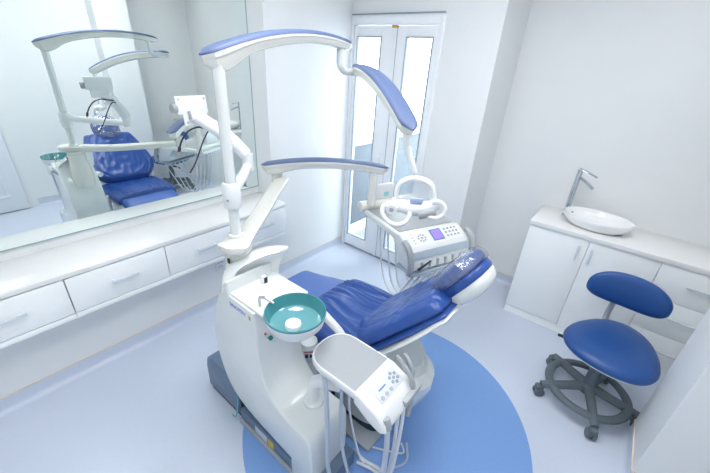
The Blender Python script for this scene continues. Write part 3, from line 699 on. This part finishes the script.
# grey band and handpiece pockets on the front
MB().loft([[TP(.592, v, .878), TP(.595, v, .878), TP(.606, v, .854), TP(.612, v, .832), TP(.606, v, .832), TP(.601, v, .854)] for v in (.02, TW - .02)]).build('grey_band', 'band_grey', it)
for i in range(6):
    v = .085 + .063 * i
    MB().box(.602, .626, v - .009, v + .009, .752, .815, .007, mx=frame(TB, tu, tv, V(0, 0, 1))).build('handpiece_pocket', 'soft_grey', it)
MB().box(.47, .634, .0, TW - .0, .729, .746, .006, mx=frame(TB, tu, tv, V(0, 0, 1))).build('holder_tray', 'band_grey', it)
for v in (-.012, TW + .012):
    MB().tube([TP(.54, v, .935), TP(.585, v, .915), TP(.617, v, .87), TP(.634, v, .80), TP(.627, v, .75)], .019, n=10, flat=1.0).build('side_handle', 'tray_grey', it)
for i in range(5):
    v = .06 + .065 * i; dn = .42 - .025 * (i % 3)
    MB().tube([TP(.59, v, .735), TP(.575, v + .0, .68), TP(.50, v + .01, .55), TP(.42, v + .015, dn + .02), TP(.33, v + .02, dn), TP(.25, v + .02, dn + .05), TP(.20, v + .015, .60), TP(.17, v + .01, .76), TP(.16, v, .91)], .0062, n=8).build('hose', 'hose_white', it)
# dark handpiece resting in the first pocket
hp = thing('handpiece', tuple(TP(.64, .08, .775)), 'slim dark handpiece lying across the first pocket of the instrument table', 'handpiece')
MB().tube([TP(.634, .045, .775), TP(.644, .075, .80), TP(.648, .125, .83)], lambda t: .0085 - .003 * t, n=10).build('body', 'cable_dark', hp)
MB().tube([TP(.648, .125, .83), TP(.649, .137, .838)], .004, n=8, smooth=False).build('tip', 'steel', hp)
# film viewer standing on the table's support tube
fv = thing('film_viewer', tuple(TP(.02, .16, 1.0)), 'small white box with a turquoise label behind the lamp, on the instrument table', 'viewer box')
vx = MB().box(-.008, .022, .07, .25, 1.0035, 1.115, .008, mx=frame(TB, tu, tv, V(0, 0, 1))).build('case', 'plastic_pure', fv)
MB().box(.022, .0232, .165, .205, 1.02, 1.055, mx=frame(TB, tu, tv, V(0, 0, 1))).build('label_sticker', 'label_teal', fv)

# ------------------------------------------------------------------ monitor bracket on the lamp post
mb = thing('monitor_bracket', (PX, PY, 1.25), 'white jointed monitor bracket clamped to the lamp post, no screen fitted', 'bracket')
MB().lathe([(.026, 1.268), (.034, 1.27), (.039, 1.285), (.039, 1.375), (.034, 1.385), (.026, 1.387)], (PX, PY, 0), n=24, cap=False).build('clamp', 'plastic_pure', mb)
MB().lathe([(0, 0), (.006, 0), (.006, .003), (0, .003)], (0, 0, 0), n=12, mx=frame(V(PX + .0205, PY - .034, 1.315), V(.86, .5, 0), V(0, 0, 1), V(.5, -.86, 0))).build('clamp_screw', 'soft_grey', mb)
EL = V(-1.638, 1.110, 1.345)
MB().tube([(-1.31, .80, 1.345), (-1.47, .953, 1.33), (-1.638, 1.110, 1.325)], .026, n=14).build('lower_link', 'plastic_pure', mb)
MB().tube([EL + V(0, 0, -.045), EL + V(0, 0, .05)], .031, n=18, smooth=False).build('elbow', 'plastic_pure', mb)
PLc = V(-1.81, .925, 1.595)
MB().tube([EL + V(-.005, -.005, .045), EL.lerp(PLc, .3) + V(0, 0, .05), EL.lerp(PLc, .75) + V(0, 0, .02), PLc + V(.0, .015, -.015)], .034, n=14, flat=1.25).build('spring_arm', 'plastic_pure', mb)
pxa = V(-.10, .993, -.06).normalized(); pza = V(.55, .02, .83); pna = V(.86, -.08, -.2)
pna = V(.985, .10, .12).normalized(); pxa = V(-.10, .99, 0).normalized(); pza = pna.cross(pxa); pza = pza if pza.z > 0 else -pza
pm = frame(PLc + V(0, 0, .03), pxa, pza, pna)
pp = MB().box(-.085, .085, -.03, .055, .0, .01, .004, mx=pm); pp.box(-.06, .075, -.085, -.028, .0, .01, .004, mx=pm)
pp = pp.build('mounting_plate', 'plastic_pure', mb)
for a, b in ((-.07, .04), (.07, .04), (-.045, -.07), (.06, -.07)):
    MB().lathe([(0, .009), (.006, .009), (.006, .0115), (0, .0115)], (0, 0, 0), n=10, mx=pm @ Matrix.Translation((a, b, 0))).build('plate_hole', 'soft_grey', pp)
MB().box(-.035, .02, -.06, -.02, .01, .03, .006, mx=pm).build('tilt_joint', 'plastic_pure', mb)
MB().box(-.037, -.031, -.055, -.015, .012, .033, .001, mx=pm).build('joint_gap', 'soft_grey', mb)
MB().tube([pm @ V(-.086, .0, .0), pm @ V(-.108, .0, .0)], .022, n=16, smooth=False).build('tilt_knob', 'tray_grey', mb)
cb = thing('video_cable', tuple(PLc + V(0, .05, -.1)), 'dark video cable with a yellow plug dangling from the monitor bracket', 'cable')
MB().tube([(-1.80, 1.0, 1.52), (-1.79, .965, 1.523), (-1.785, .927, 1.531), (-1.785, .877, 1.516), (-1.785, .84, 1.48), (-1.785, .818, 1.442)], .0045, n=8).build('cord', 'cable_dark', cb)
MB().tube([(-1.785, .8185, 1.443), (-1.785, .811, 1.42)], .0075, n=10, smooth=False).build('plug', 'cable_dark', cb)
MB().tube([(-1.785, .811, 1.42), (-1.785, .8075, 1.41)], .005, n=10, smooth=False).build('plug_tip', 'brass', cb)
tag(MB().tube([(-1.80, 1.01, 1.505), (-1.79, .985, 1.503), (-1.79, .948, 1.452), (-1.79, .91, 1.382), (-1.79, .88, 1.333), (-1.79, .852, 1.30)], .0036, n=8).build('power_cable', 'cable_dark'), 'thin dark cord hanging straight down from the monitor bracket', 'cable')

# ------------------------------------------------------------------ assistant's tray
at = thing('assistant_tray', (-.75, .80, .42), 'small white assistant\'s tray with buttons and hoses in front of the chair', 'instrument tray')
AZ = .785
def tray_loop(k, z, x0=-.785, x1=-.50):
    # rounded left end, straight right end
    out = []; yc = .83; hw = .116 * k
    pts_ = [(x1, yc - hw)]
    for i in range(13):
        a = -pi / 2 - pi * i / 12
        c, s_ = cos(a), sin(a)
        pts_.append((x0 + .105 + (.10 * k) * math.copysign(abs(c) ** .88, c), yc + hw * math.copysign(abs(s_) ** .88, s_)))
    pts_.append((x1, yc + hw))
    return [V(x, y, z) for x, y in pts_]
MB().loft([tray_loop(.86, AZ - .05), tray_loop(.96, AZ - .035), tray_loop(1, AZ - .012), tray_loop(1, AZ - .002), tray_loop(.975, AZ + .003), tray_loop(.93, AZ + .003), tray_loop(.925, AZ - .001)]).build('tray', 'plastic_pure', at, ang=40)
MB().loft([tray_loop(.92, AZ - .001), tray_loop(.92, AZ + .0015)]).build('tray_mat', 'tray_grey', at)
cprof = [(-.505, .737), (-.505, .788), (-.48, .793), (-.40, .758), (-.388, .747), (-.36, .715), (-.355, .69), (-.375, .675), (-.43, .69)]
MB().prism(cprof, lambda p, d: V(p[0], d, p[1]), .712, .946, bev=.012).build('console', 'plastic_pure', at, ang=35)
a0 = V(-.479, .714, .7935); ad = (V(-.40, .714, .759) - a0); al = ad.length; ad.normalize(); an = ad.cross(V(0, 1, 0)); an = an if an.z > 0 else -an
am = frame(a0, ad, V(0, 1, 0), an)
ap = MB().box(.008, al - .006, .05, .20, .0, .002, .0008, mx=am).build('control_panel', 'sticker_white', at)
for k in range(3):
    MB().lathe([(0, .002), (.008, .002), (.008, .0045), (0, .0045)], (0, 0, 0), n=14, mx=am @ Matrix.Translation((.066, .068 + .028 * k, 0))).build('panel_key', 'soft_grey', ap)
for k in range(7):
    a = 2 * pi * k / 6; r = .019 if k < 6 else 0
    MB().lathe([(0, .002), (.007, .002), (.007, .0045), (0, .0045)], (0, 0, 0), n=12, mx=am @ Matrix.Translation((.044 + r * cos(a), .168 + r * sin(a), 0))).build('panel_key', 'print_grey', ap)
MB().box(.036, .042, .075, .118, .002, .0026, mx=am).build('panel_lettering', 'print_blue', ap)
# pocket with plug, handpieces held at the far end
MB().tube([(-.372, .742, .738), (-.364, .742, .72), (-.358, .742, .695)], .014, n=12).build('tool_pocket', 'soft_grey', at)
MB().box(-.41, -.35, .85, .975, .70, .73, .008).build('holder_bar', 'tray_grey', at)
def strand(pts, r, m, nm, parent): return MB().tube(pts, r, n=10).build(nm, m, parent)
strand([(-.362, .745, .695), (-.355, .75, .55), (-.36, .76, .30), (-.37, .76, .12), (-.45, .78, .03), (-.56, .84, .02)], .011, 'hose_grey', 'suction_hose', at)
strand([(-.375, .88, .70), (-.367, .88, .55), (-.37, .88, .30), (-.40, .90, .10), (-.50, .92, .03), (-.58, .90, .025)], .0075, 'hose_white', 'hose', at)
for k, (x, y, m) in enumerate(((-.425, .955, 'tray_grey'), (-.41, .985, 'soft_grey'), (-.375, .93, 'tray_grey'))):
    hq = MB().tube([(x - .05, y, .815), (x - .03, y, .80), (x, y, .75), (x + .005, y, .66), (x + .005, y - .01, .58)], lambda t: .008 + .006 * t, n=10).build('suction_handpiece', m, at)
    MB().tube([(x + .003, y, .70), (x + .004, y, .685)], .0135, n=12, smooth=False).build('ring', 'label_teal' if k == 1 else 'print_grey', hq)
strand([(-.42, .945, .585), (-.415, .94, .45), (-.405, .93, .25), (-.42, .93, .08), (-.50, .94, .025), (-.58, .93, .02)], .009, 'hose_white', 'hose', at)
strand([(-.675, .735, .74), (-.645, .722, .60), (-.628, .715, .40), (-.622, .72, .18), (-.60, .74, .05), (-.57, .77, .02)], .0105, 'hose_grey', 'suction_hose', at)
strand([(-.64, .80, .735), (-.63, .80, .60), (-.625, .80, .42), (-.60, .80, .22), (-.54, .80, .06), (-.50, .82, .02)], .008, 'hose_grey', 'hose', at)
strand([(-.60, .86, .74), (-.62, .87, .62), (-.66, .90, .45), (-.66, .93, .25), (-.60, .93, .06), (-.55, .92, .025)], .006, 'hose_white', 'hose', at)
# bent support tube rising from the column
MB().tube([(-.80, .80, .415), (-.80, .80, .49), (-.795, .805, .53), (-.765, .82, .555), (-.70, .84, .565), (-.665, .845, .585), (-.65, .845, .64), (-.65, .845, .74)], .03, n=16).build('support_tube', 'plastic_pure', at)
MB().lathe([(0, .395), (.05, .395), (.05, .42), (.034, .43), (0, .43)], (-.80, .80, 0), n=24).build('support_flange', 'plastic_white', at)
# metal bottle box with printed sticker between column and chair
wb_ = thing('water_canister', (-1.0, .963, .0), 'small white canister with a printed sticker between cuspidor column and chair', 'canister')
MB().lathe([(0, .0), (.048, 0), (.052, .01), (.052, .42), (.045, .45), (0, .455)], (-1.0, .963, .10), n=24).build('body', 'plastic_white', wb_)
MB().lathe([(0, .0036), (.052, .0036), (.055, .02), (.052, .10), (0, .10)], (-1.0, .963, 0), n=24).build('foot', 'soft_grey', wb_)
lm = frame(V(-1.0, .963, 0) + V(.72, -.69, 0) * .051, V(.69, .72, 0), V(0, 0, 1), V(.72, -.69, 0))
ls = MB().box(-.03, .03, .44, .53, -.004, .002, .0005, mx=lm).build('label_sticker', 'sticker_white', wb_)
MB().box(-.025, .025, .512, .522, .002, .0026, mx=lm).build('label_print', 'red_print', ls)
MB().box(-.02, -.004, .475, .503, .002, .0026, mx=lm).build('label_print', 'black', ls)
MB().box(.004, .02, .478, .50, .002, .0026, mx=lm).build('label_print', 'black', ls)
# thin cable loop on the floor disc
tag(MB().tube([(-.66, .985, .012), (-.58, 1.02, .010), (-.48, 1.07, .012), (-.42, 1.10, .03), (-.45, 1.12, .06)], .005, n=6).build('floor_cable', 'hose_white'), 'thin white cable lying across the blue floor disc by the chair base', 'cable')
tag(MB().tube([(-.64, .95, .012), (-.56, .945, .010), (-.47, .97, .010), (-.41, 1.03, .010), (-.39, 1.09, .02), (-.43, 1.14, .06)], .006, n=6).build('floor_cable', 'hose_grey'), 'grey cable looping on the blue floor disc nearest the camera', 'cable')

# ------------------------------------------------------------------ ceiling lights (the room's lamps out of view, plus one added fill panel)
LL = ['square ceiling light panel between mirror and dental chair', 'square ceiling light panel above the camera side of the room', 'added square fill light panel beside the pillar, out of view, brightening the basin side', 'small square downlight above the wash basin worktop']
for i, (x, y, w) in enumerate(((-1.15, .95, .30), (-.45, -.15, .30), (-.2, 1.62, .30), (.50, 2.72, .115))):  # third panel is an added fill light that brightens the basin wall
    c = thing('ceiling_light', (x, y, ZC), LL[i], 'ceiling light', 'ceiling light panels')
    f_ = MB()
    f_.box(x - w, x + w, y - w, y - w + .015, ZC - .018, ZC - .0005); f_.box(x - w, x + w, y + w - .015, y + w, ZC - .018, ZC - .0005)
    f_.box(x - w, x - w + .015, y - w + .015, y + w - .015, ZC - .018, ZC - .0005); f_.box(x + w - .015, x + w, y - w + .015, y + w - .015, ZC - .018, ZC - .0005)
    f_.build('frame', 'pvc_white', c)
    MB().box(x - w + .015, x + w - .015, y - w + .015, y + w - .015, ZC - .012, ZC - .001).build('diffuser', 'lamp_diffuser', c)

for o in bpy.data.objects:
    if '_w' in o: del o['_w']
